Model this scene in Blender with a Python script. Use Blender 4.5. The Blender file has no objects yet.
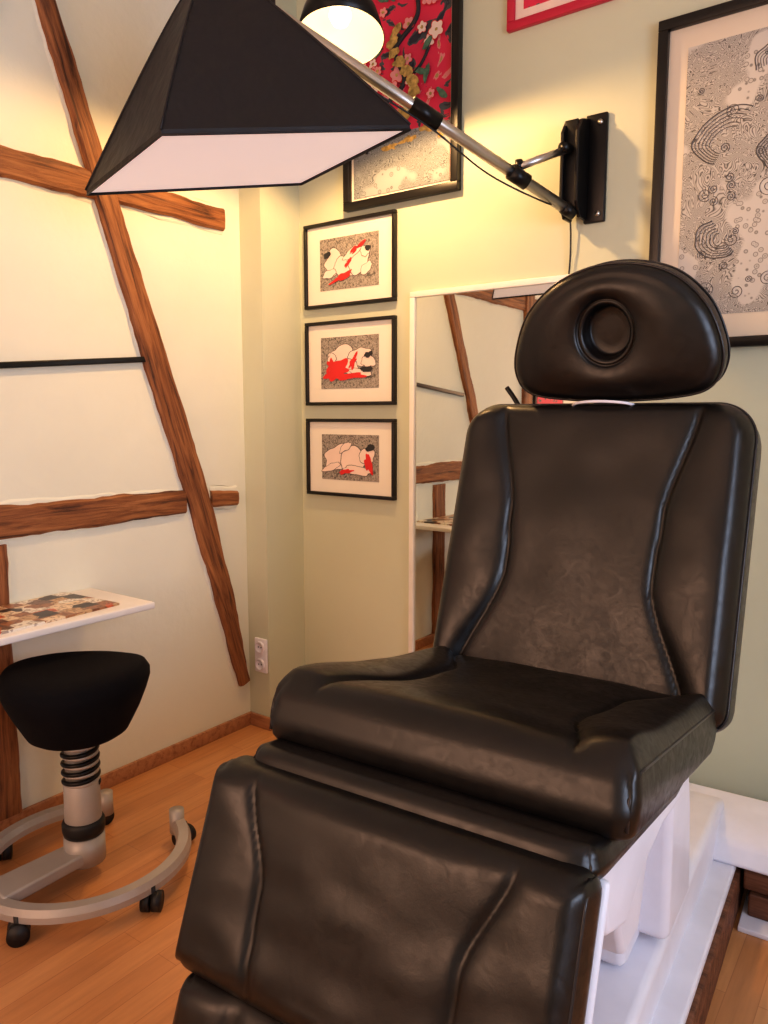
import bpy, bmesh, math, random
from mathutils import Vector, Matrix, noise
random.seed(4)
S=bpy.context.scene
col=S.collection
# ---------------------------------------------------------------- materials
def newmat(name):
    m=bpy.data.materials.new(name); m.use_nodes=True
    nt=m.node_tree; b=nt.nodes['Principled BSDF']
    return m,nt,b
def N(nt,t,**k):
    n=nt.nodes.new(t)
    for a,v in k.items():
        if a in n.inputs: n.inputs[a].default_value=v
        else: setattr(n,a,v)
    return n
def ramp(nt,stops,interp='LINEAR'):
    r=nt.nodes.new('ShaderNodeValToRGB'); cr=r.color_ramp; cr.interpolation=interp
    while len(cr.elements)<len(stops): cr.elements.new(0.5)
    for e,(p,c) in zip(cr.elements,stops):
        e.position=p; e.color=(*c,1) if len(c)==3 else c
    return r
def coords(nt,scale=(1,1,1),kind='Object',rot=(0,0,0)):
    tc=nt.nodes.new('ShaderNodeTexCoord'); mp=nt.nodes.new('ShaderNodeMapping')
    mp.inputs['Scale'].default_value=scale; mp.inputs['Rotation'].default_value=rot
    nt.links.new(tc.outputs[kind],mp.inputs['Vector']); return mp.outputs['Vector']
def bump(nt,b,h,strength=.3,dist=.01):
    n=nt.nodes.new('ShaderNodeBump'); n.inputs['Strength'].default_value=strength; n.inputs['Distance'].default_value=dist
    nt.links.new(h,n.inputs['Height']); nt.links.new(n.outputs['Normal'],b.inputs['Normal'])
def simple(name,colr,rough=.5,metal=0,noise_amt=.06,nscale=8,bmp=0.0,bscale=60,spec=.5,kind='Object',emit=0,bdist=.004):
    m,nt,b=newmat(name)
    v=coords(nt,kind=kind)
    n=N(nt,'ShaderNodeTexNoise',Scale=nscale,Detail=4.); nt.links.new(v,n.inputs['Vector'])
    a=tuple(max(0,c*(1-noise_amt)) for c in colr); d=tuple(min(1,c*(1+noise_amt)) for c in colr)
    r=ramp(nt,[(.3,a),(.7,d)]); nt.links.new(n.outputs['Fac'],r.inputs['Fac'])
    nt.links.new(r.outputs['Color'],b.inputs['Base Color'])
    b.inputs['Roughness'].default_value=rough; b.inputs['Metallic'].default_value=metal
    b.inputs['Specular IOR Level'].default_value=spec
    if emit:
        nt.links.new(r.outputs['Color'],b.inputs['Emission Color']); b.inputs['Emission Strength'].default_value=emit
    if bmp:
        n2=N(nt,'ShaderNodeTexNoise',Scale=bscale,Detail=3.); nt.links.new(v,n2.inputs['Vector'])
        bump(nt,b,n2.outputs['Fac'],bmp,bdist)
    return m
def plaster(name,c,bm=.25):
    m,nt,b=newmat(name); v=coords(nt)
    n=N(nt,'ShaderNodeTexNoise',Scale=1.3,Detail=4.); nt.links.new(v,n.inputs['Vector'])
    r=ramp(nt,[(.3,tuple(x*.95 for x in c)),(.7,tuple(min(1,x*1.03) for x in c))]); nt.links.new(n.outputs['Fac'],r.inputs['Fac'])
    nt.links.new(r.outputs['Color'],b.inputs['Base Color']); b.inputs['Roughness'].default_value=.7
    b.inputs['Specular IOR Level'].default_value=.25
    n1=N(nt,'ShaderNodeTexNoise',Scale=6.,Detail=6.); nt.links.new(v,n1.inputs['Vector'])
    bump(nt,b,n1.outputs['Fac'],bm,.02)
    return m
M_back=plaster('paint_sage',(.62,.64,.49),.15)
M_left=plaster('plaster_cream',(.80,.80,.68),.35)
M_ceil=plaster('ceiling_white',(.8,.78,.72))
def wood(name,c1,c2,c3,sc=(1.5,14,14),rough=.6,bmp=.5):
    m,nt,b=newmat(name); v=coords(nt,sc)
    n=N(nt,'ShaderNodeTexNoise',Scale=2.2,Detail=8.,Roughness=.65,Distortion=.6); nt.links.new(v,n.inputs['Vector'])
    r=ramp(nt,[(.34,c1),(.48,c2),(.72,c3)]); nt.links.new(n.outputs['Fac'],r.inputs['Fac'])
    nt.links.new(r.outputs['Color'],b.inputs['Base Color']); b.inputs['Roughness'].default_value=rough
    bump(nt,b,n.outputs['Fac'],bmp,.01)
    return m
M_beam=wood('old_timber',(.045,.014,.006),(.23,.083,.028),(.44,.19,.07),(1.6,24,24))
M_base=wood('skirting_wood',(.28,.12,.06),(.42,.2,.10),(.52,.27,.14),(2,20,20),.45,.1)
M_dark_wood=wood('plinth_wood',(.05,.018,.01),(.16,.062,.03),(.30,.13,.07))
def floor_mat():
    m,nt,b=newmat('oak_planks'); v=coords(nt,rot=(0,0,math.radians(90)))
    br=nt.nodes.new('ShaderNodeTexBrick'); br.offset=.37
    br.inputs['Scale'].default_value=1.
    br.inputs['Color1'].default_value=(.56,.265,.11,1); br.inputs['Color2'].default_value=(.64,.325,.14,1)
    br.inputs['Mortar'].default_value=(.46,.20,.085,1); br.inputs['Mortar Size'].default_value=.0010
    br.inputs['Brick Width'].default_value=.7; br.inputs['Row Height'].default_value=.07
    nt.links.new(v,br.inputs['Vector'])
    v2=coords(nt,(18,1.5,1)); n=N(nt,'ShaderNodeTexNoise',Scale=3.,Detail=7.,Roughness=.6); nt.links.new(v2,n.inputs['Vector'])
    r=ramp(nt,[(.3,(.80,.76,.72)),(.7,(1.08,1.06,1.04))]); nt.links.new(n.outputs['Fac'],r.inputs['Fac'])
    mx=nt.nodes.new('ShaderNodeMix'); mx.data_type='RGBA'; mx.blend_type='MULTIPLY'; mx.inputs[0].default_value=.7
    nt.links.new(br.outputs['Color'],mx.inputs[6]); nt.links.new(r.outputs['Color'],mx.inputs[7])
    nt.links.new(mx.outputs[2],b.inputs['Base Color']); b.inputs['Roughness'].default_value=.36
    n5=N(nt,'ShaderNodeTexNoise',Scale=45.,Detail=4.); nt.links.new(coords(nt),n5.inputs['Vector'])
    bump(nt,b,n5.outputs['Fac'],.12,.004)
    return m
M_floor=floor_mat()
def leather():
    m,nt,b=newmat('black_leather'); v=coords(nt)
    vo=N(nt,'ShaderNodeTexVoronoi',Scale=380.); nt.links.new(v,vo.inputs['Vector'])
    n=N(nt,'ShaderNodeTexNoise',Scale=42.,Detail=4.,Roughness=.55,Distortion=1.2); nt.links.new(v,n.inputs['Vector'])
    n3=N(nt,'ShaderNodeTexNoise',Scale=4.,Detail=3.); nt.links.new(v,n3.inputs['Vector'])
    ma=N(nt,'ShaderNodeMath',operation='MULTIPLY_ADD'); ma.inputs[1].default_value=.20
    nt.links.new(vo.outputs['Distance'],ma.inputs[0]); nt.links.new(n.outputs['Fac'],ma.inputs[2])
    bump(nt,b,ma.outputs[0],.055,.004)
    r=ramp(nt,[(.35,(.004,.0032,.003)),(.7,(.009,.007,.0065))]); nt.links.new(n3.outputs['Fac'],r.inputs['Fac'])
    nt.links.new(r.outputs['Color'],b.inputs['Base Color'])
    rr=ramp(nt,[(.35,(.29,)*3),(.7,(.43,)*3)]); nt.links.new(n.outputs['Fac'],rr.inputs['Fac'])
    nt.links.new(rr.outputs['Color'],b.inputs['Roughness'])
    b.inputs['Specular IOR Level'].default_value=.52
    return m
M_lea=leather()
M_pipe=simple('leather_piping',(.022,.020,.021),.28)
M_white=simple('white_plastic',(.82,.81,.88),.35,bmp=.03)
M_whiteframe=simple('white_frame',(.85,.82,.76),.4)
M_blk=simple('black_frame',(.008,.007,.007),.35)
M_blkmetal=simple('black_metal',(.008,.008,.009),.35,.3)
M_alu=simple('aluminium',(.62,.60,.57),.32,1.0)
M_grey=simple('grey_metal',(.45,.42,.39),.45,.3)
M_fabric=simple('softbox_fabric',(.010,.009,.012),.55,bmp=.45,bscale=9,bdist=.025)
M_seatfab=simple('stool_fabric',(.004,.004,.006),.9,bmp=.4,bscale=400,spec=.2)
M_diff=simple('diffuser_cloth_glow',(.88,.77,.77),.8,noise_amt=.01,emit=.42)  # slight emission added to brighten the cloth; the softbox itself is off
M_mat=simple('mat_board',(.86,.80,.70),.8,noise_amt=.01)
M_cream=simple('mat_cream',(.74,.64,.51),.8,noise_amt=.01)
M_red=simple('print_red',(.70,.03,.03),.7)
M_pink=simple('print_pink',(.82,.33,.33),.7)
M_gold=simple('print_gold',(.50,.33,.10),.7,noise_amt=.5,nscale=60)
M_ink=simple('print_ink',(.03,.03,.035),.7)
M_ink2=simple('print_ink_grey',(.11,.10,.10),.7)
M_green=simple('print_green',(.10,.20,.13),.7,noise_amt=.4,nscale=60)
M_pale=simple('print_pale',(.88,.70,.62),.7)
M_desk=simple('desk_white',(.85,.82,.80),.3,noise_amt=.01)
M_rubber=simple('castor_black',(.012,.012,.013),.5)
M_crim=simple('frame_crimson',(.55,.02,.06),.4)
def mirror():
    m,nt,b=newmat('mirror_glass'); v=coords(nt)
    n=N(nt,'ShaderNodeTexNoise',Scale=2.); nt.links.new(v,n.inputs['Vector'])
    r=ramp(nt,[(0,(.72,.71,.62)),(1,(.76,.75,.66))]); nt.links.new(n.outputs['Fac'],r.inputs['Fac'])
    nt.links.new(r.outputs['Color'],b.inputs['Base Color'])
    b.inputs['Metallic'].default_value=1; b.inputs['Roughness'].default_value=.015; return m
M_mirror=mirror()
def emis(name,c,s):
    m,nt,b=newmat(name); b.inputs['Base Color'].default_value=(*c,1)
    b.inputs['Emission Color'].default_value=(*c,1); b.inputs['Emission Strength'].default_value=s; return m
def art(name,stops,scale,dist,wave=False,detail=3.,rough=.6,interp='CONSTANT',ds=1.6):
    m,nt,b=newmat(name); v=coords(nt,(1,1,1))
    n=N(nt,'ShaderNodeTexNoise',Scale=scale,Distortion=dist,Detail=detail); o=n.outputs['Fac']
    nt.links.new(v,n.inputs['Vector'])
    r=ramp(nt,stops,interp); nt.links.new(o,r.inputs['Fac']); nt.links.new(r.outputs['Color'],b.inputs['Base Color'])
    b.inputs['Roughness'].default_value=rough; return m
M_art1=art('print_grey',[(0,(.12,.11,.10)),(.42,(.30,.26,.23)),(.5,(.44,.39,.34)),(.58,(.24,.21,.19))],60.,2.)
def linework(name,paper,ink,sc,lines,vsc,th=.55):
    m,nt,b=newmat(name); v=coords(nt)
    n0=N(nt,'ShaderNodeTexNoise',Scale=sc,Detail=2.2,Distortion=2.4); nt.links.new(v,n0.inputs['Vector'])
    mu=N(nt,'ShaderNodeMath',operation='MULTIPLY'); mu.inputs[1].default_value=lines; nt.links.new(n0.outputs['Fac'],mu.inputs[0])
    fr=N(nt,'ShaderNodeMath',operation='PINGPONG'); fr.inputs[1].default_value=.5; nt.links.new(mu.outputs[0],fr.inputs[0])
    mid=tuple(.5*(a+c) for a,c in zip(paper,ink))
    r=ramp(nt,[(0,ink),(.16,mid),(.32,tuple(.88*a for a in paper)),(1,paper)])
    nt.links.new(fr.outputs[0],r.inputs['Fac'])
    vo=N(nt,'ShaderNodeTexVoronoi',Scale=vsc); nt.links.new(v,vo.inputs['Vector'])
    r2=ramp(nt,[(.0,(.4,.4,.4)),(.2,(1,1,1)),(.30,(.35,.35,.35)),(.38,(1,1,1))]); nt.links.new(vo.outputs['Distance'],r2.inputs['Fac'])
    n3=N(nt,'ShaderNodeTexNoise',Scale=6.,Detail=1.); nt.links.new(v,n3.inputs['Vector'])
    r3=ramp(nt,[(th,(0,0,0)),(th+.03,(1,1,1))]); nt.links.new(n3.outputs['Fac'],r3.inputs['Fac'])
    mx0=nt.nodes.new('ShaderNodeMix'); mx0.data_type='RGBA'
    nt.links.new(r3.outputs['Color'],mx0.inputs[0]); nt.links.new(r.outputs['Color'],mx0.inputs[6])
    mxb=nt.nodes.new('ShaderNodeMix'); mxb.data_type='RGBA'; mxb.blend_type='MULTIPLY'; mxb.inputs[0].default_value=1; mxb.inputs[6].default_value=(*paper,1)
    nt.links.new(r2.outputs['Color'],mxb.inputs[7]); nt.links.new(mxb.outputs[2],mx0.inputs[7])
    nt.links.new(mx0.outputs[2],b.inputs['Base Color']); b.inputs['Roughness'].default_value=.6
    return m
M_wave=linework('wave_linework',(.60,.56,.51),(.05,.045,.045),7.5,36.,46.)
M_posterlow=linework('poster_waves',(.34,.36,.38),(.03,.04,.05),13.,24.,40.)
M_poster=art('poster_red',[(0,(.03,.03,.05)),(.37,(.08,.09,.10)),(.42,(.72,.03,.09)),(.64,(.75,.25,.25)),(.70,(.45,.30,.10))],9.,1.6)
def magmat():
    m,nt,b=newmat('magazine_print'); v=coords(nt)
    vo=N(nt,'ShaderNodeTexVoronoi',Scale=17.); vo.distance='CHEBYCHEV'; nt.links.new(v,vo.inputs['Vector'])
    sp=nt.nodes.new('ShaderNodeSeparateColor'); nt.links.new(vo.outputs['Color'],sp.inputs[0])
    r=ramp(nt,[(0,(.05,.04,.04)),(.16,(.35,.16,.08)),(.3,(.78,.62,.44)),(.46,(.6,.14,.06)),(.58,(.20,.12,.09)),(.68,(.80,.75,.66)),(.88,(.55,.36,.2))],'CONSTANT')
    nt.links.new(sp.outputs[0],r.inputs['Fac'])
    n=N(nt,'ShaderNodeTexNoise',Scale=60.,Detail=3.,Distortion=1.); nt.links.new(v,n.inputs['Vector'])
    r2=ramp(nt,[(.42,(.4,.33,.33)),(.5,(1,1,1))]); nt.links.new(n.outputs['Fac'],r2.inputs['Fac'])
    mx=nt.nodes.new('ShaderNodeMix'); mx.data_type='RGBA'; mx.blend_type='MULTIPLY'; mx.inputs[0].default_value=.8
    nt.links.new(r.outputs['Color'],mx.inputs[6]); nt.links.new(r2.outputs['Color'],mx.inputs[7])
    nt.links.new(mx.outputs[2],b.inputs['Base Color']); b.inputs['Roughness'].default_value=.35
    return m
M_mag=magmat()
# ---------------------------------------------------------------- helpers
def obj(name,me,mat=None,parent=None,smooth=False,M=None):
    o=bpy.data.objects.new(name,me); col.objects.link(o)
    if mat: me.materials.append(mat)
    if parent: o.parent=parent
    if smooth:
        for p in me.polygons: p.use_smooth=True
    if M is not None: o.matrix_local=M
    return o
def mesh(name,vs,fs,mat=None,parent=None,smooth=False,M=None):
    me=bpy.data.meshes.new(name); me.from_pydata([tuple(v) for v in vs],[],fs); me.update()
    bm=bmesh.new(); bm.from_mesh(me); bmesh.ops.recalc_face_normals(bm,faces=bm.faces); bm.to_mesh(me); bm.free()
    return obj(name,me,mat,parent,smooth,M)
def empty(name,loc=(0,0,0),rz=0):
    e=bpy.data.objects.new(name,None); e.empty_display_size=.1; col.objects.link(e); e.location=loc; e.rotation_euler=(0,0,rz); return e
def box(name,lo,hi,mat,parent=None,bev=0,seg=3,M=None):
    lo=Vector(lo);hi=Vector(hi);c=(lo+hi)/2;d=hi-lo
    bm=bmesh.new(); bmesh.ops.create_cube(bm,size=1)
    for v in bm.verts: v.co=Vector((v.co.x*d.x,v.co.y*d.y,v.co.z*d.z))
    if bev: bmesh.ops.bevel(bm,geom=bm.edges[:],offset=bev,segments=seg,affect='EDGES',profile=.5)
    me=bpy.data.meshes.new(name); bm.to_mesh(me); bm.free()
    T=Matrix.Translation(c)
    return obj(name,me,mat,parent,bool(bev),(M@T) if M is not None else T)
def prism(name,pts,axis,a,b,mat,parent=None,bev=0):
    f={'x':lambda p,t:(t,p[0],p[1]),'y':lambda p,t:(p[0],t,p[1]),'z':lambda p,t:(p[0],p[1],t)}[axis]
    n=len(pts); vs=[f(p,a) for p in pts]+[f(p,b) for p in pts]
    fs=[list(range(n)),list(range(2*n-1,n-1,-1))]+[[i,(i+1)%n,n+(i+1)%n,n+i] for i in range(n)]
    o=mesh(name,vs,fs,mat,parent)
    if bev:
        md=o.modifiers.new('b','BEVEL'); md.width=bev; md.segments=3; md.limit_method='ANGLE'
        for p in o.data.polygons: p.use_smooth=True
        wn_=o.modifiers.new('w','WEIGHTED_NORMAL'); wn_.keep_sharp=False
    return o
def lathe(name,prof,mat,parent=None,seg=48,M=None,fn=None):
    vs=[];fs=[]
    for i in range(seg):
        a=2*math.pi*i/seg
        for r,z in prof:
            v=Vector((r*math.cos(a),r*math.sin(a),z)); vs.append(fn(v) if fn else v)
    n=len(prof)
    for i in range(seg):
        j=(i+1)%seg
        for k in range(n-1): fs.append([i*n+k,j*n+k,j*n+k+1,i*n+k+1])
    o=mesh(name,vs,fs,mat,parent,True,M)
    bm=bmesh.new(); bm.from_mesh(o.data); bmesh.ops.remove_doubles(bm,verts=bm.verts,dist=1e-5); bmesh.ops.recalc_face_normals(bm,faces=bm.faces); bm.to_mesh(o.data); bm.free()
    return o
def spl(P,closed=False,sub=8):
    P=[Vector(p) for p in P]; Q=[];n=len(P)
    for i in range(n if closed else n-1):
        if closed: p0,p1,p2,p3=P[i-1],P[i],P[(i+1)%n],P[(i+2)%n]
        else: p0=P[max(i-1,0)];p1=P[i];p2=P[i+1];p3=P[min(i+2,n-1)]
        for k in range(sub):
            t=k/sub; Q.append(.5*((2*p1)+(-p0+p2)*t+(2*p0-5*p1+4*p2-p3)*t*t+(-p0+3*p1-3*p2+p3)*t**3))
    if not closed: Q.append(P[-1])
    return Q
def tube(name,pts,r,mat,parent=None,closed=False,seg=10,M=None,smoothcurve=False):
    P=spl(pts) if smoothcurve else [Vector(p) for p in pts]
    n=len(P); vs=[];fs=[]; up=None
    for i in range(n):
        if closed: t=P[(i+1)%n]-P[i-1]
        else: t=P[min(i+1,n-1)]-P[max(i-1,0)]
        t.normalize()
        if up is None:
            up=Vector((0,0,1)) if abs(t.z)<.9 else Vector((1,0,0))
        up=(up-t*up.dot(t)).normalized(); s=t.cross(up)
        for k in range(seg):
            a=2*math.pi*k/seg; vs.append(P[i]+(up*math.cos(a)+s*math.sin(a))*r)
    for i in range(n if closed else n-1):
        j=(i+1)%n
        for k in range(seg):
            l=(k+1)%seg; fs.append([i*seg+k,i*seg+l,j*seg+l,j*seg+k])
    if not closed: fs+= [list(range(seg)),[ (n-1)*seg+k for k in range(seg)][::-1]]
    return mesh(name,vs,fs,mat,parent,True,M)
def cyl(name,p0,p1,r,mat,parent=None,seg=24): return tube(name,[p0,p1],r,mat,parent,seg=seg)
def smooth01(t): t=max(0,min(1,t)); return t*t*(3-2*t)
def cushion(name,hx,hy,T,R,rx,ry,hfn,mat,parent,M,taper=None,nin=100,pr=.0032,Rb=None,pipe='side'):
    def axis(h,rr,n_):
        e=[rr*(1-math.cos(math.pi/2*k/7)) for k in range(8)]
        inn=[-h+rr+(2*h-2*rr)*k/n_ for k in range(n_+1)]
        return [-h+x for x in e[:-1]]+inn+[h-x for x in e[:-1]][::-1]
    X=axis(hx,rx,nin);Y=axis(hy,ry,nin//2); nx=len(X);ny=len(Y)
    def drop(e,rr): return rr-math.sqrt(max(0,rr*rr-(rr-e)**2)) if e<rr else 0
    def mp(x,y):
        Rc=R if (y>0 or Rb is None) else Rb
        cx=hx-Rc;cy=hy-Rc; ax,ay=abs(x),abs(y)
        ex,ey=hx-ax,hy-ay
        d=(drop(ex,rx)**5+drop(ey,ry)**5)**.2
        if ax>cx and ay>cy:
            dx,dy=ax-cx,ay-cy; m=max(dx,dy); h=math.hypot(dx,dy) or 1
            k=m/h; ax=cx+dx*k; ay=cy+dy*k
        return math.copysign(ax,x),math.copysign(ay,y),d,min(ex/rx,ey/ry)
    vs=[];fs=[]
    tp=(lambda y:taper(y/hy)) if taper else (lambda y:1)
    for j in range(ny):
        for i in range(nx):
            x,y,d,q=mp(X[i],Y[j]); z=-d
            if hfn: z+=hfn(x/hx,y/hy)*smooth01(q)
            vs.append((x*tp(y),y,z))
    for j in range(ny-1):
        for i in range(nx-1): fs.append([j*nx+i,j*nx+i+1,(j+1)*nx+i+1,(j+1)*nx+i])
    ring=[i for i in range(nx)]+[j*nx+nx-1 for j in range(1,ny)]+[(ny-1)*nx+i for i in range(nx-2,-1,-1)]+[j*nx for j in range(ny-2,0,-1)]
    base=[vs[k] for k in ring]; prev=ring; n=len(ring)
    rb=.02
    for lv in range(1,9):
        cur=[]
        for (x,y,z0) in base:
            zb=-T+rb
            if lv<=4: z=z0+(zb-z0)*lv/4; off=-.004*math.sin(math.pi*lv/4)
            else: a=math.pi/2*(lv-4)/4; z=zb-rb*math.sin(a); off=rb*(1-math.cos(a))
            cur.append(len(vs)); vs.append((x*(1-off/hx),y*(1-off/hy),z))
        for k in range(n):
            l=(k+1)%n; fs.append([prev[k],prev[l],cur[l],cur[k]])
        prev=cur
    fs.append(prev[::-1])
    o=mesh(name,vs,fs,mat,parent,True,M)
    if pipe=='all':
        tube(name+'_piping',[(x*1.004,y*1.004,z) for (x,y,z) in base],pr,M_pipe,parent,closed=True,seg=6,M=M)
    elif pipe=='side':
        for sx in (-1,1):
            pts=[]; k=24; y0=-(hy-R)
            pts.append((sx*(hx-R*.25),-(hy-R*.25),-T+.02)); pts.append((sx*(hx-R*.27),-(hy-R*.27),-ry*1.05))
            for q in range(k+1):
                y=y0+(hy-R-y0)*q/k
                pts.append((sx*(hx-rx*.1),y,-max(drop(hy-abs(y),ry),rx*.65)))
            pts.append((sx*(hx-R*.27),hy-R*.27,-ry*1.05))
            tube(name+'_piping',pts,pr,M_pipe,parent,seg=6,M=M)
    return o
def panel_fn(prof,gd=.006,gw=.02,bol=.016,cen=.008,wob=.004,front=0):
    def s(v):
        for (a,fa),(b,fb) in zip(prof,prof[1:]):
            if v<=b:
                t=smooth01((v-a)/(b-a)); return fa+(fb-fa)*t
        return prof[-1][1]
    def h(x,y):
        xs=s(y); d=abs(abs(x)-xs)
        z=-gd*math.exp(-(d/gw)**2)-gd*.5*math.exp(-(d/(gw*3))**2)
        if abs(x)>xs:
            t=(abs(x)-xs)/(1-xs); z+=bol*math.sin(math.pi*min(1,t*.85+.0))**.8 if t>0 else 0
        else: z+=cen*(1-(x/xs)**2)
        z*=smooth01((1-abs(y))/.14)*.75+.25
        z+=wob*noise.noise(Vector((x*3,y*3,prof[0][1]*9)))
        if front: z+=front*math.exp(-((y+.72)/.22)**2)-front*.6*math.exp(-((y-.1)/.4)**2)
        return z
    return h
# ---------------------------------------------------------------- room
XL,XR,YB,YF,ZC=-2.37,1.75,2.5,-1.7,3.05
box('floor',(XL-.15,YF-.15,-.1),(XR+.15,YB+.15,0),M_floor)
box('ceiling',(XL-.15,YF-.15,ZC),(XR+.15,YB+.15,ZC+.1),M_ceil)
box('wall_back',(XL-.15,YB,0),(XR+.15,YB+.12,ZC),M_back)
box('wall_left',(XL-.15,YF,0),(XL,YB,ZC),M_left)
fx0,fx1,fz0,fz1=-2.15,-.55,.75,2.65
wf=empty('wall_front')
box('below',(XL-.15,YF-.12,0),(XR+.15,YF,fz0),M_left,wf)
box('above',(XL-.15,YF-.12,fz1),(XR+.15,YF,ZC),M_left,wf)
box('side_a',(XL-.15,YF-.12,fz0),(fx0,YF,fz1),M_left,wf)
box('side_b',(fx1,YF-.12,fz0),(XR+.15,YF,fz1),M_left,wf)
wn=empty('added_window')  # unseen window, added so a broad warm source reflects in the leather
for nm,lo,hi in [('rail_bottom',(fx0,YF-.09,fz0),(fx1,YF-.03,fz0+.06)),('rail_top',(fx0,YF-.09,fz1-.06),(fx1,YF-.03,fz1)),
  ('stile_1',(fx0,YF-.09,fz0+.06),(fx0+.06,YF-.03,fz1-.06)),('stile_2',(fx1-.06,YF-.09,fz0+.06),(fx1,YF-.03,fz1-.06)),
  ('mullion',((fx0+fx1)/2-.035,YF-.09,fz0+.06),((fx0+fx1)/2+.035,YF-.03,fz1-.06))]:
    box(nm,lo,hi,M_whiteframe,wn,.006)
wy0,wy1,wz0,wz1=-.6,1.2,.9,2.35
wr=empty('wall_right')
box('below',(XR,YF,0),(XR+.15,YB,wz0),M_left,wr)
box('above',(XR,YF,wz1),(XR+.15,YB,ZC),M_left,wr)
box('side_a',(XR,YF,wz0),(XR+.15,wy0,wz1),M_left,wr)
box('side_b',(XR,wy1,wz0),(XR+.15,YB,wz1),M_left,wr)
wn=empty('window_1')
for nm,lo,hi in [('rail_bottom',(XR+.04,wy0,wz0),(XR+.1,wy1,wz0+.06)),('rail_top',(XR+.04,wy0,wz1-.06),(XR+.1,wy1,wz1)),
  ('stile_1',(XR+.04,wy0,wz0+.06),(XR+.1,wy0+.06,wz1-.06)),('stile_2',(XR+.04,wy1-.06,wz0+.06),(XR+.1,wy1,wz1-.06)),
  ('mullion',(XR+.04,(wy0+wy1)/2-.04,wz0+.06),(XR+.1,(wy0+wy1)/2+.04,wz1-.06))]:
    box(nm,lo,hi,M_whiteframe,wn,.006)
box('wall_pilaster',(XL,2.27,0),(-2.25,YB,ZC),M_back)
box('baseboard_left',(XL,YF,0),(XL+.015,2.27,.055),M_base,bev=.003)
box('baseboard_pilaster',(XL+.015,2.255,0),(-2.235,2.27,.055),M_base,bev=.003)
box('baseboard_pilaster_side',(-2.25,2.27,0),(-2.235,YB,.055),M_base,bev=.003)
box('baseboard_back',(-2.235,YB-.015,0),(XR,YB,.055),M_base,bev=.003)
def beam(pts,depth=.03,seed=0,name='timber_beam',mat=None,jit=1.,plast=True):
    if plast:
        beam([(p[0],p[1],p[2]+.022) for p in pts],.0035,seed+20,'plaster_edge_trim',M_left,1.8,False)
    P=[(Vector((p[0],p[1])),p[2]) for p in pts]
    L=sum((P[i+1][0]-P[i][0]).length for i in range(len(P)-1))
    n=max(6,int(L/.03)); vs=[];fs=[]
    d=(P[-1][0]-P[0][0]).normalized(); nrm=Vector((-d.y,d.x)); o0=P[0][0]
    for k in range(n+1):
        s=L*k/n; acc=0
        for i in range(len(P)-1):
            l=(P[i+1][0]-P[i][0]).length
            if s<=acc+l+1e-6: break
            acc+=l
        t=(s-acc)/l; c=P[i][0].lerp(P[i+1][0],t); w=P[i][1]+(P[i+1][1]-P[i][1])*t
        j1=jit*(.007*noise.noise(Vector((s*6,seed*7.1,0)))+.004*noise.noise(Vector((s*25,seed*3.1,4))));j2=jit*(.007*noise.noise(Vector((s*6,seed*7.1,9)))+.004*noise.noise(Vector((s*25,seed*3.1,14))))
        lx=(c-o0).dot(d); ly=(c-o0).dot(nrm)
        z=depth+.003*noise.noise(Vector((s*9,seed,3)))
        bv=min(.008,depth)
        a=-w/2+j1;bb=w/2+j2
        vs+=[(lx,ly+a,0),(lx,ly+a,z-bv),(lx,ly+a+.008,z),(lx,ly+(a+bb)/2,z+.002),(lx,ly+bb-.008,z),(lx,ly+bb,z-bv),(lx,ly+bb,0)]
    m=7
    for k in range(n):
        for q in range(m):
            r=(q+1)%m; fs.append([k*m+q,k*m+r,(k+1)*m+r,(k+1)*m+q])
    fs+=[list(range(m)),[n*m+q for q in range(m)]]
    M=Matrix(((0,0,1,XL),(d.x,nrm.x,0,o0.x),(d.y,nrm.y,0,o0.y),(0,0,0,1)))
    return mesh(name,vs,fs,mat or M_beam,None,False,M)
beam([(-1.6,2.10,.10),(1.0,2.11,.10),(1.60,2.115,.09)],.020,1)
beam([(1.68,2.12,.085),(2.175,2.115,.085)],.020,2)
beam([(1.31,3.05,.06),(1.455,2.64,.065),(1.645,2.07,.085),(1.86,1.45,.105),(2.01,1.0,.11),(2.14,.55,.09),(2.225,.20,.06)],.026,3)
beam([(-1.6,1.01,.11),(1.2,1.015,.11),(1.94,1.015,.085)],.018,4)
beam([(2.07,1.015,.07),(2.215,1.01,.06)],.018,5)
beam([(1.16,0.056,.12),(1.165,.945,.12)],.020,6)
beam([(.05,0.056,.09),(.70,1.2,.09),(1.08,2.04,.09),(1.36,2.95,.08)],.026,7)
beam([(.02,0.06,.13),(.02,3.0,.13)],.030,8)
rail=empty('wall_rail')
Mr=Matrix.Translation((XL,1.0,1.48))@Matrix.Rotation(math.radians(5.2),4,'X')
box('bar',(0,-.1,-.010),(.02,.79,.010),M_blkmetal,rail,.003,M=Mr)
box('end_clip',(0,.79,-.013),(.024,.80,.013),M_blkmetal,rail,.003,M=Mr)
so=empty('wall_socket')
box('plate',(-2.325,2.258,.25),(-2.255,2.27,.40),M_white,so,.004)
for zc in (.287,.363):
    lathe('insert',[(0,.002),(.018,.002),(.020,.008),(.024,.009),(.026,.0)],M_white,so,24,Matrix.Translation((-2.29,2.258,zc))@Matrix.Rotation(math.radians(90),4,'X'))
    for dx in (-.008,.008):
        cyl('pin_hole',(-2.29+dx,2.257,zc),(-2.29+dx,2.2545,zc),.003,M_blk,so,8)
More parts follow.
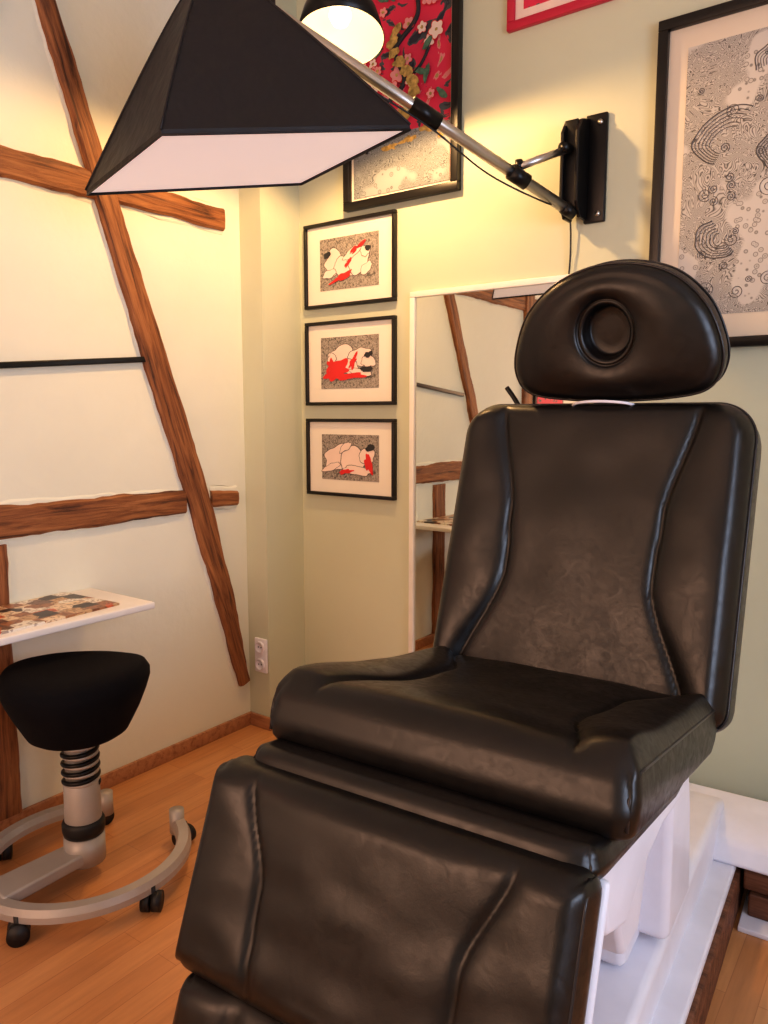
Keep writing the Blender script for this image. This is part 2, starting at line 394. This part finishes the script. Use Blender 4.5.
# ---------------------------------------------------------------- framed pictures
def frame(name,x0,x1,z0,z1,fw,matw,artm,depth=.022,fm=M_blk,matm=M_mat,y=YB):
    e=empty(name,((x0+x1)/2,y,(z0+z1)/2)); w=(x1-x0)/2;h=(z1-z0)/2
    for nm,lo,hi in [('top',(-w,-depth,h-fw),(w,0,h)),('bottom',(-w,-depth,-h),(w,0,-h+fw)),('left',(-w,-depth,-h+fw),(-w+fw,0,h-fw)),('right',(w-fw,-depth,-h+fw),(w,0,h-fw))]:
        box('frame_'+nm,lo,hi,fm,e,.0025)
    box('mat',(-w+fw,-.010,-h+fw),(w-fw,-.002,h-fw),matm,e)
    mx,mt,mb=matw
    if artm: box('print',(-w+fw+mx,-.0115,-h+fw+mb),(w-fw-mx,-.009,h-fw-mt),artm,e)
    return e,w,h
def blob(name,parent,cx,cz,rx,rz,mat,seed,y=-.0125,amp=.35,n=40,rot=0,freq=1.6):
    pts=[]
    for k in range(n):
        a=2*math.pi*k/n; q=1+amp*noise.noise(Vector((math.cos(a)*freq,math.sin(a)*freq,seed*5.3)))*1.6
        px=rx*q*math.cos(a);pz=rz*q*math.sin(a)
        pts.append((cx+px*math.cos(rot)-pz*math.sin(rot),cz+px*math.sin(rot)+pz*math.cos(rot)))
    prism(name,pts,'y',y,y+.0006,mat,parent)
def flower(name,parent,cx,cz,r,mat,y,n=5,ph=0):
    pts=[]
    for k in range(30):
        a=2*math.pi*k/30; q=r*(.62+.38*abs(math.cos(n*(a+ph)/2)))
        pts.append((cx+q*math.cos(a),cz+q*math.sin(a)))
    prism(name,pts,'y',y,y+.0006,mat,parent)
def spiral(name,parent,cx,cz,r,mat,turns=2.2,ph=0,y=-.0128,lw=.0016,flip=1):
    pts=[]
    for k in range(40):
        t=k/39; a=ph+flip*turns*2*math.pi*t; q=r*(1-t)**.8
        pts.append((cx+q*math.cos(a),y,cz+q*math.sin(a)))
    tube(name,pts,lw,mat,parent,seg=4)
figs=[
 [(-.07,.01,.05,.045,.3),(-.02,-.02,.06,.035,-.5),(.05,.0,.055,.05,.2),(.09,-.03,.03,.02,.6),(-.10,-.035,.035,.014,.2),(.02,.035,.05,.016,.5),(.085,.035,.022,.02,0)],
 [(-.04,.035,.07,.03,.1),(.05,.02,.055,.035,.4),(.0,-.02,.05,.03,-.2),(.10,.0,.03,.025,0),(-.09,.02,.02,.02,0),(.06,-.04,.06,.014,-.1)],
 [(-.06,.0,.065,.05,.1),(.02,-.01,.065,.055,.3),(.09,.01,.035,.03,.2),(-.10,-.04,.05,.014,.3),(.04,-.05,.08,.016,-.05),(-.02,.045,.03,.014,.6)]]
reds=[[(.04,.048,.035,.010,.5),(-.03,-.052,.05,.010,.3),(.0,.0,.02,.008,1.)],
 [(-.06,-.03,.06,.035,.4),(-.01,-.055,.07,.014,.0),(.02,.0,.03,.012,1.0),(-.10,-.01,.02,.03,.2)],
 [(.10,-.02,.018,.040,.2),(-.02,-.058,.03,.008,.2)]]
hairs=[[(-.11,.04,.018,.012,.4),(.10,.045,.014,.010,0)],[(.10,.03,.02,.012,.3),(.09,-.03,.03,.012,.1)],[(.11,.045,.022,.016,.2)]]
for i,(z0,z1) in enumerate([(1.79,2.13),(1.39,1.735),(1.01,1.335)]):
    e,w,h=frame('framed_print',-2.21,-1.745,z0,z1,.014,(.068,.052,.055),M_art1)
    for k,(cx,cz,rx,rz,ro) in enumerate(figs[i]):
        blob('figure_outline',e,cx,cz,rx*1.03+.0015,rz*1.03+.0015,M_ink2,i*11+k,-.0122-.0003*k,.28,rot=ro)
        blob('figure',e,cx,cz,rx,rz,M_pale,i*11+k,-.01235-.0003*k,.28,rot=ro)
    for k,(cx,cz,rx,rz,ro) in enumerate(reds[i]): blob('red_cloth',e,cx,cz,rx,rz,M_red,i*7+k+50,-.0146-.0001*k,.6,rot=ro)
    for k,(cx,cz,rx,rz,ro) in enumerate(hairs[i]): blob('hair',e,cx,cz,rx,rz,M_ink,i*7+k+80,-.0150-.0001*k,.3,rot=ro)
# koi poster
e,w,h=frame('koi_poster',-1.99,-1.465,2.155,3.0,.030,(.012,.012,.012),M_poster,.03)
box('print_lower',(-w+.042,-.0125,-h+.042),(w-.042,-.0117,-h+.25),M_posterlow,e)
tube('branch',[(-.16,-.0135,-.22),(-.08,-.0135,-.08),(.02,-.0135,0),(-.02,-.0135,.12),(.08,-.0135,.22),(.05,-.0135,.36)],.009,M_ink,e,seg=6,smoothcurve=True)
tube('branch_b',[(.02,-.0135,0),(.1,-.0135,.05),(.16,-.0135,.16)],.006,M_ink,e,seg=6,smoothcurve=True)
for k in range(44):
    cx,cz=random.uniform(-.19,.19),random.uniform(-.14,.36); rr=random.uniform(.018,.032)
    if k%4==3: blob('leaf',e,cx,cz,.03,.011,M_green,k,-.0160-.0001*k,.2,rot=random.random()*3)
    else:
        flower('blossom_outline',e,cx,cz,rr*1.12,M_red,-.0160-.0001*k,5,k)
        flower('blossom',e,cx,cz,rr,M_pink if k%3 else M_pale,-.0161-.0001*k,5,k)
        blob('blossom_eye',e,cx,cz,.006,.006,M_gold,k,-.0168-.0001*k,.3,12)
for k in range(9):
    blob('koi_scale',e,.02+.05*math.sin(k*.7),-.12+.038*k,.027-.0015*k,.028,M_gold,k+30,-.0215-.0002*k,.3,rot=.3*k)
for k in range(6):
    blob('rock_gold',e,-.2+.08*k,-.20+.02*math.sin(k*2),.03,.014,M_gold,k+60,-.0135,.6)
frame('red_framed_print',-1.285,-.895,2.635,2.98,.028,(.03,.03,.03),M_poster,.02,fm=M_crim,matm=M_pale)
# big wave print
e,w,h=frame('wave_print',-.772,.03,1.55,2.52,.030,(.055,.06,.07),M_wave,.03,matm=M_cream)
random.seed(11)
for k in range(70):
    cx=random.uniform(-w+.11,w-.11);cz=random.uniform(-h+.13,h-.13); r=random.choice([.010,.014,.02,.028])
    fl=random.choice([-1,1]); ph=random.random()*6
    spiral('wave_curl',e,cx,cz,r,M_ink2,1.9,ph,-.0122,.0009,fl)
for bi,(cx,cz,r,ph) in enumerate([(-.20,.10,.12,1.0),(-.19,-.17,.10,2.0),(-.03,.05,.13,.6),(.12,.2,.12,1.5),(-.08,.30,.09,.2)]):
    for q in range(6):
        pts=[]
        for t in range(40):
            a=ph+t*.085; rr=(r-.013*q)*(1-.012*t)*(1+.25*noise.noise(Vector((math.cos(a)*1.3,math.sin(a)*1.3,bi*3.3))))
            pts.append((cx+rr*math.cos(a),-.0123,cz+rr*math.sin(a)*.8))
        tube('breaker_line',pts,.0009 if q else .0016,M_ink2,e,seg=4)
# mirror
frame('wall_mirror',-1.675,-.87,.28,1.815,.022,(0,0,0),None,.02,fm=M_whiteframe,matm=M_mirror)
# ---------------------------------------------------------------- studio arm with softbox
arm=empty('softbox_wall_lamp')
box('wall_plate',(-.995,2.485,1.97),(-.925,2.5,2.305),M_blkmetal,arm,.004)
for x in (-.995,-1.045):
    prism('flange',[(2.485,1.98),(2.485,2.295),(2.43,2.28),(2.40,2.24),(2.40,2.025),(2.43,1.98)],'x',x,x+.012,M_blkmetal,arm,.003)
box('spine',(-1.04,2.42,1.995),(-.995,2.45,2.28),M_blkmetal,arm,.003)
for zz in (1.995,2.275):
    cyl('bolt',(-.945,2.488,zz),(-.945,2.475,zz),.008,M_alu,arm,12)
Am=Vector((-1.015,2.41,2.0)); Ae=Vector((-1.53,1.56,2.425))
cyl('boom',Am,Ae,.0175,M_alu,arm)
cyl('boom_inner',Ae,Ae+(Ae-Am)*.08,.012,M_alu,arm)
dv=(Ae-Am)
def ap(t): return Am+dv*t
cyl('clamp',ap(.47),ap(.56),.025,M_blkmetal,arm)
cyl('joint',ap(.16),ap(.22),.024,M_blkmetal,arm)
cyl('end_cap',ap(-.02),ap(.02),.02,M_blkmetal,arm)
cyl('joint_knob',ap(.19)+Vector((0,0,.02)),ap(.19)+Vector((.0,0,.05)),.012,M_blkmetal,arm,12)
cyl('strut',(-1.02,2.41,2.19),ap(.19)+Vector((0,0,.03)),.012,M_alu,arm)
cyl('strut_end',(-1.02,2.41,2.19),(-1.025,2.37,2.185),.015,M_blkmetal,arm)
tube('cable',[ap(.95)+Vector((.02,0,.0)),ap(.75)+Vector((0,0,-.03)),ap(.5)+Vector((0,0,-.028)),ap(.3)+Vector((0,0,-.05)),ap(.1)+Vector((.01,0,-.03)),(-1.04,2.46,2.02),(-1.035,2.485,1.9),(-1.045,2.49,1.75)],.003,M_blk,arm,seg=6,smoothcurve=True)
C0=Vector((-1.556,1.504,2.026)); Uh=Vector((.1575,.2665,.049)); Vh=Vector((-.2445,.0645,-.011))
U=Uh.normalized(); Nn=Uh.cross(Vh).normalized()
if Nn.z<0: Nn=-Nn
H0=.42
def LS(p): return C0+Uh*p[0]+Vh*p[1]+Nn*p[2]
def edgept(s,f): return [(f,-1),(1,f),(-f,1),(-1,-f)][s]
vs=[];fs=[];n=14;rings=14;m=4*n
for k in range(rings+1):
    t=k/rings; sc=.15+.85*(1-t)**.92; zz=H0*t
    for s in range(4):
        for q in range(n):
            f=q/n*2-1; c=edgept(s,f); sag=1-.06*(1-f*f)*math.sin(math.pi*t)
            vs.append(LS((c[0]*sc*(sag if s in(1,3) else 1),c[1]*sc*(sag if s in (0,2) else 1),zz)))
for k in range(rings):
    for q in range(m): fs.append([k*m+q,k*m+(q+1)%m,(k+1)*m+(q+1)%m,(k+1)*m+q])
fs.append([rings*m+q for q in range(m)])
b0=len(vs)
for s in range(4):
    for q in range(n):
        c=edgept(s,q/n*2-1); vs.append(LS((c[0],c[1],-.012)))
for q in range(m): fs.append([q,(q+1)%m,b0+(q+1)%m,b0+q])
mesh('softbox_shell',vs,fs,M_fabric,arm,False)
for sx,sy in ((1,1),(1,-1),(-1,1),(-1,-1)):
    tube('rib_seam',[LS((sx*(.15+.85*(1-t)**.92)*1.003,sy*(.15+.85*(1-t)**.92)*1.003,H0*t)) for t in [k/14 for k in range(15)]],.0035,M_fabric,arm,seg=6)
tube('rim_edge',[LS((*edgept(s,q/4*2-1),-.012)) for s in range(4) for q in range(4)],.003,M_fabric,arm,True,6)
vs=[];fs=[];n=10
for j in range(n+1):
    for i in range(n+1):
        x=-1+2*i/n;y=-1+2*j/n
        vs.append(LS((x*.988,y*.988,-.008-.006*(1-x*x)*(1-y*y))))
for j in range(n):
    for i in range(n): fs.append([j*(n+1)+i,j*(n+1)+i+1,(j+1)*(n+1)+i+1,(j+1)*(n+1)+i])
mesh('diffuser',vs,fs,M_diff,arm,True)
cyl('lamp_head',LS((0,0,H0-.01)),LS((0,0,H0+.14)),.05,M_blkmetal,arm)
cyl('speed_ring',LS((0,0,H0-.02)),LS((0,0,H0+.01)),.065,M_blkmetal,arm)
cyl('swivel',LS((0,0,H0+.02)),Ae,.016,M_blkmetal,arm)
box('swivel_block',Ae-Vector((.03,.03,.03)),Ae+Vector((.03,.03,.03)),M_blkmetal,arm,.008)
# ---------------------------------------------------------------- pendant lamp
M_bulb=emis('lamp_bulb_glow',(1,.86,.60),3)
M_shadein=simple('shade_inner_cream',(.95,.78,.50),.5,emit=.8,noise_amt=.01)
e=empty('pendant_lamp',(-1.625,2.01,2.53)); T=Matrix.Rotation(math.radians(-10),4,'X')@Matrix.Rotation(math.radians(-8),4,'Y')
lathe('shade_outer',[(.0,.21),(.033,.21),(.042,.18),(.08,.145),(.118,.08),(.140,0),(.137,0)],M_blkmetal,e,48,T)
lathe('shade_inner',[(.137,0),(.115,.078),(.078,.138),(.04,.165),(0,.17)],M_shadein,e,48,T)
lathe('bulb',[(0,.045),(.025,.053),(.036,.077),(.03,.105),(.016,.13),(.014,.16),(0,.16)],M_bulb,e,24,T)
top=T@Vector((0,0,.21))
cyl('cord',top,Vector((top.x,top.y,ZC-2.53)),.004,M_blk,e,8)
lathe('ceiling_rose',[(0,-.03),(.04,-.028),(.05,0)],M_blkmetal,e,24,Matrix.Translation((top.x,top.y,ZC-2.53)))
l=bpy.data.lights.new('lamp_light','SPOT'); l.energy=52; l.color=(1,.58,.24); l.shadow_soft_size=.03; l.spot_size=math.radians(172); l.spot_blend=.25
o=bpy.data.objects.new('lamp_light',l); col.objects.link(o); o.parent=e; o.matrix_local=T@Matrix.Translation((0,0,-.005))
# ---------------------------------------------------------------- tattoo chair
ch=empty('tattoo_chair',(-.626,.973,0),.05)
def MX(y,z,th,x=0): return Matrix.Translation((x,y,z))@Matrix.Rotation(th,4,'X')
Mseat=MX(.322,.824,-.180,.005)
cushion('seat',.326,.328,.115,.032,.026,.050,panel_fn([(-1,.72),(-.3,.54),(.3,.56),(1,.84)],gd=.006,gw=.013,bol=.014,cen=.003,front=.008),M_lea,ch,Mseat)
Mback=MX(.697,1.047,math.pi/2-.312,.004)
cushion('backrest',.345,.355,.165,.085,.035,.035,panel_fn([(-1,.78),(-.15,.50),(.2,.52),(1,.68)],gd=.007,gw=.013,bol=.018,cen=.003),M_lea,ch,Mback,Rb=.05,pipe='all')
Mleg=MX(-.188,.620,math.pi/2-.36,-.014)
cushion('leg_rest',.322,.170,.10,.03,.024,.040,panel_fn([(-1,.50),(0,.54),(1,.72)],gd=.005,gw=.013,bol=.008,cen=.004),M_lea,ch,Mleg)
Mlip=MX(.20,.738,-.18)
cushion('seat_underpad',.305,.285,.06,.04,.02,.025,None,M_lea,ch,Mlip,nin=24,pipe='')
Mfoot=MX(-.285,.330,math.pi/2-.36,-.010)
cushion('foot_rest',.308,.15,.08,.045,.024,.04,panel_fn([(-1,.6),(0,.6),(1,.6)],gd=.005,bol=.008,cen=.004),M_lea,ch,Mfoot,nin=40)
def headrest():
    ctrl=[(-.243,-.085),(-.240,-.02),(-.200,.07),(-.115,.138),(0,.165),(.12,.140),(.200,.07),(.238,-.02),(.238,-.085),(.205,-.128),(.12,-.145),(0,-.150),(-.12,-.145),(-.210,-.128)]
    O=spl([(a,b,0) for a,b in ctrl],True)[::-1]; m=len(O)
    hc=Vector((-.008,.014,0)); hr=(.068,.078)
    def circ(s,z):
        r=[]
        for p in O:
            a=math.atan2(p.y-hc.y,p.x-hc.x); r.append((hc.x+hr[0]*s*math.cos(a),hc.y+hr[1]*s*math.sin(a),z))
        return r
    rings=[]
    for s,z in [(.01,-.050),(.4,-.050),(.66,-.050),(.74,-.048),(.765,-.030),(.79,-.014),(.84,-.007),(.90,-.005),(.95,-.006),(.98,-.009),(1.005,.000),(1.04,.003),(1.1,.005)]: rings.append(circ(s,z))
    c1=[Vector((q[0],q[1],0)) for q in rings[-1]]
    r=.032
    for t in [.15,.3,.45,.6,.75,.87]:
        rings.append([(*(c1[i].lerp(O[i]*(1-r/.2),t)).xy,.006*(1-t)+.006*math.sin(math.pi*t)) for i in range(m)])
    for k in range(0,7):
        a=math.pi/2*k/6; e=r*(1-math.sin(a)); z=-(r-r*math.cos(a))
        rings.append([(*(O[i]*(1-e/.2)).xy,z) for i in range(m)])
    for z,sc in [(-.045,1.01),(-.065,1.012),(-.085,1.0),(-.105,.96),(-.116,.90),(-.120,.8),(-.120,.3)]:
        rings.append([(O[i].x*sc,O[i].y*sc,z) for i in range(m)])
    vs=[v for rg in rings for v in rg]; fs=[]
    for k in range(len(rings)-1):
        for i in range(m):
            j=(i+1)%m; fs.append([k*m+i,k*m+j,(k+1)*m+j,(k+1)*m+i])
    fs.append(list(range(m))[::-1]); fs.append([(len(rings)-1)*m+i for i in range(m)])
    Mh=Matrix.Translation((.030,.790,1.524))@Matrix.Rotation(math.pi/2+.24,4,'X')
    mesh('headrest',vs,fs,M_lea,ch,True,Mh)
    tube('headrest_piping',[(p.x*1.003,p.y*1.003,-.026) for p in O],.0032,M_pipe,ch,True,6,Mh)
    tube('headrest_piping_back',[(p.x*1.008,p.y*1.008,-.088) for p in O],.0028,M_pipe,ch,True,6,Mh)
headrest()
tube('headrest_bracket',[(-.07,.84,1.366),(-.045,.80,1.378),(.01,.79,1.382),(.07,.80,1.378),(.09,.84,1.370)],.0035,M_white,ch,seg=8,smoothcurve=True)
tube('adjust_lever',[(-.300,.965,1.425),(-.27,.965,1.385),(-.24,.96,1.33),(-.20,.95,1.20)],.007,M_blkmetal,ch,seg=8,smoothcurve=True)
box('headrest_post',(-.03,.88,1.25),(.03,.905,1.50),M_white,ch,.005)
box('back_shell',(-.27,-.27,-.190),(.27,.27,-.160),M_white,ch,.012,M=Mback)
box('leg_shell',(-.310,-.16,-.112),(.326,.155,-.094),M_white,ch,.008,M=Mleg)
prism('seat_pan',[(-.03,.735),(.02,.60),(.12,.56),(.20,.60),(.34,.62),(.52,.60),(.60,.62),(.62,.67)],'x',-.29,.296,M_white,ch,.014)
prism('lift_column',[(.36,.63),(.42,.25),(.95,.25),(.82,.45),(.62,.66)],'x',-.16,.22,M_white,ch,.02)
prism('lift_arm',[(.16,.60),(.26,.40),(.36,.40),(.44,.62)],'x',-.20,.26,M_white,ch,.015)
prism('lift_cover',[(.50,.62),(.52,.27),(.74,.27),(.70,.50),(.64,.66)],'x',-.20,.28,M_white,ch,.02)
prism('base_cover',[(-.05,.13),(.02,.20),(.34,.24),(.9,.27),(1.20,.27),(1.36,.22),(1.40,.13)],'x',-.27,.27,M_white,ch,.02)
prism('base_flange',[(-.10,.125),(-.10,.15),(1.44,.15),(1.44,.125)],'x',-.30,.325,M_white,ch,.008)
box('base_plinth',(-.30,-.09,0),(.335,1.43,.125),M_dark_wood,ch,.005)
prism('cross_foot',[(1.10,.15),(1.13,.205),(1.20,.235),(1.36,.24),(1.38,.15)],'x',-.72,.85,M_white,ch,.015)
box('foot_block',(.36,1.12,.014),(.80,1.36,.078),M_dark_wood,ch,.006)
box('foot_block_upper',(.345,1.125,.084),(.81,1.36,.148),M_dark_wood,ch,.006)
box('foot_block_gap',(.37,1.14,.07),(.79,1.35,.09),M_blk,ch)
box('foot_plate',(.345,1.06,0),(.82,1.38,.014),M_white,ch,.003)
box('foot_block_b',(-.68,1.12,.0),(-.35,1.36,.145),M_dark_wood,ch,.008)
# ---------------------------------------------------------------- stool
st=empty('active_stool',(-1.95,1.19,0),math.radians(35.9))
def saddle(v):
    if v.z>.54: v.z+=.020*(abs(v.x)/.2)**2-.008
    return v
lathe('seat',[(0,.640),(.06,.641),(.12,.642),(.165,.639),(.192,.628),(.203,.608),(.203,.588),(.192,.555),(.172,.515),(.150,.472),(.138,.450),(.12,.438),(.09,.433),(0,.432)],M_seatfab,st,64,fn=saddle)
cyl('neck',(0,0,.36),(0,0,.46),.018,M_alu,st)
lathe('column_upper',[(0,.30),(.038,.30),(.038,.405),(.034,.425),(.02,.43),(0,.43)],M_grey,st,32)
lathe('column_lower',[(0,.10),(.050,.10),(.052,.16),(.050,.29),(.044,.30),(0,.30)],M_grey,st,32)
lathe('collar',[(.0,.135),(.056,.135),(.06,.15),(.06,.17),(.055,.18),(0,.18)],M_rubber,st,32)
hel=[( .048*math.cos(a),.048*math.sin(a),.285+.135*a/(2*math.pi*5)) for a in [2*math.pi*5*k/160 for k in range(161)]]
tube('spring',hel,.0065,M_blkmetal,st,seg=8)
for k in range(5):
    z=.297+.027*k
    lathe('spring_ring',[(.036,z-.008),(.048,z-.006),(.052,z),(.048,z+.006),(.036,z+.008)],M_grey,st,32)
R0=.292
def flatring(name,a0,a1,r0,r1,z0,z1,mat,parent,n=64):
    vs=[];fs=[]
    for k in range(n+1):
        a=a0+(a1-a0)*k/n; c,s=math.cos(a),math.sin(a)
        pr=[(r0,z0),(r1,z0),(r1,(z0+z1)/2),(r1-.008,z1),(r0+.008,z1),(r0,(z0+z1)/2)]
        vs+=[(r*c,r*s,z) for r,z in pr]
    m=6
    for k in range(n):
        for q in range(m): fs.append([k*m+q,k*m+(q+1)%m,(k+1)*m+(q+1)%m,(k+1)*m+q])
    fs+=[list(range(m)),[n*m+q for q in range(m)]]
    return mesh(name,vs,fs,mat,parent,False)
a_gap0,a_gap1=98,36
flatring('base_ring',math.radians(a_gap0),math.radians(360+a_gap1),R0-.033,R0+.012,.055,.090,M_grey,st)
for a in (a_gap0,a_gap1):
    a=math.radians(a); p=Vector(((R0-.012)*math.cos(a),(R0-.012)*math.sin(a),0)); cyl('ring_end',p+Vector((0,0,.04)),p+Vector((0,0,.115)),.023,M_grey,st)
prism('base_arm',[(0,-.045),(R0-.02,-.055),(R0-.02,.055),(0,.045)],'z',.058,.095,M_grey,st,.008).rotation_euler=(0,0,math.radians(234))
cyl('hub',(0,0,.05),(0,0,.13),.058,M_grey,st)
for a in (a_gap1-3,a_gap0+3,258,326,165):
    a=math.radians(a); c=Vector(((R0+.004)*math.cos(a),(R0+.004)*math.sin(a),.028)); dr=Vector((math.cos(a+.6),math.sin(a+.6),0))
    cyl('castor_wheel',c-dr*.026,c-dr*.004,.028,M_rubber,st); cyl('castor_wheel',c+dr*.004,c+dr*.026,.028,M_rubber,st)
    cyl('castor_stem',c,c+Vector((0,0,.045)),.011,M_rubber,st,12)
# ---------------------------------------------------------------- wall desk
dk=empty('wall_desk')
box('top',(XL+.002,-.5,.728),(-2.015,1.52,.75),M_desk,dk,.004)
for yy in (-.2,.6,):
    prism('bracket',[(XL+.024,.728),(-2.1,.728),(XL+.024,.55)],'y',yy,yy+.025,M_white,dk)
mg=empty('magazine')
box('pages',(-2.34,1.02,.7502),(-2.06,1.42,.757),M_mag,mg,M=Matrix.Translation((-2.19,1.21,0))@Matrix.Rotation(.06,4,'Z')@Matrix.Translation((2.19,-1.21,0)))
mg2=empty('magazine')
box('pages',(-2.34,.7,.7502),(-2.04,1.0,.7555),M_mag,mg2)
lp=empty('red_poster',(XL,-.35,1.75),math.radians(90))
box('frame',(-.25,-.025,-.36),(.25,-.002,.36),M_blk,lp,.004)
box('print',(-.225,-.028,-.335),(.225,-.0255,.335),M_poster,lp)
# ---------------------------------------------------------------- lights
def area(name,loc,rot,sx,sy,power,c):
    l=bpy.data.lights.new(name,'AREA'); l.shape='RECTANGLE'; l.size=sx; l.size_y=sy; l.energy=power; l.color=c
    o=bpy.data.objects.new(name,l); col.objects.link(o); o.location=loc; o.rotation_euler=rot; return o
area('window_daylight',(XR+.14,(wy0+wy1)/2,(wz0+wz1)/2),(0,math.radians(90),0),1.45,1.75,66,(.68,.78,1.0))
area('added_warm_light',((fx0+fx1)/2,YF-.11,(fz0+fz1)/2),(math.radians(90),0,0),1.58,1.88,54,(1,.52,.26))  # warm light added behind the camera for orange gloss on the chair
w=bpy.data.worlds.new('sky'); S.world=w; w.use_nodes=True
bg=w.node_tree.nodes['Background']; bg.inputs['Color'].default_value=(.62,.74,1,1); bg.inputs['Strength'].default_value=1.0
# ---------------------------------------------------------------- camera
cd=bpy.data.cameras.new('camera'); cd.sensor_fit='VERTICAL'; cd.sensor_height=36; cd.lens=763/1024*36; cd.clip_start=.02
co=bpy.data.objects.new('camera',cd); col.objects.link(co); co.location=(0,0,1.35)
co.rotation_euler=(math.radians(90)-math.atan(97/763),0,math.radians(35.9)); S.camera=co
S.view_settings.view_transform='Standard'
try: S.view_settings.look='Medium High Contrast'
except Exception: pass
S.view_settings.exposure=-.22
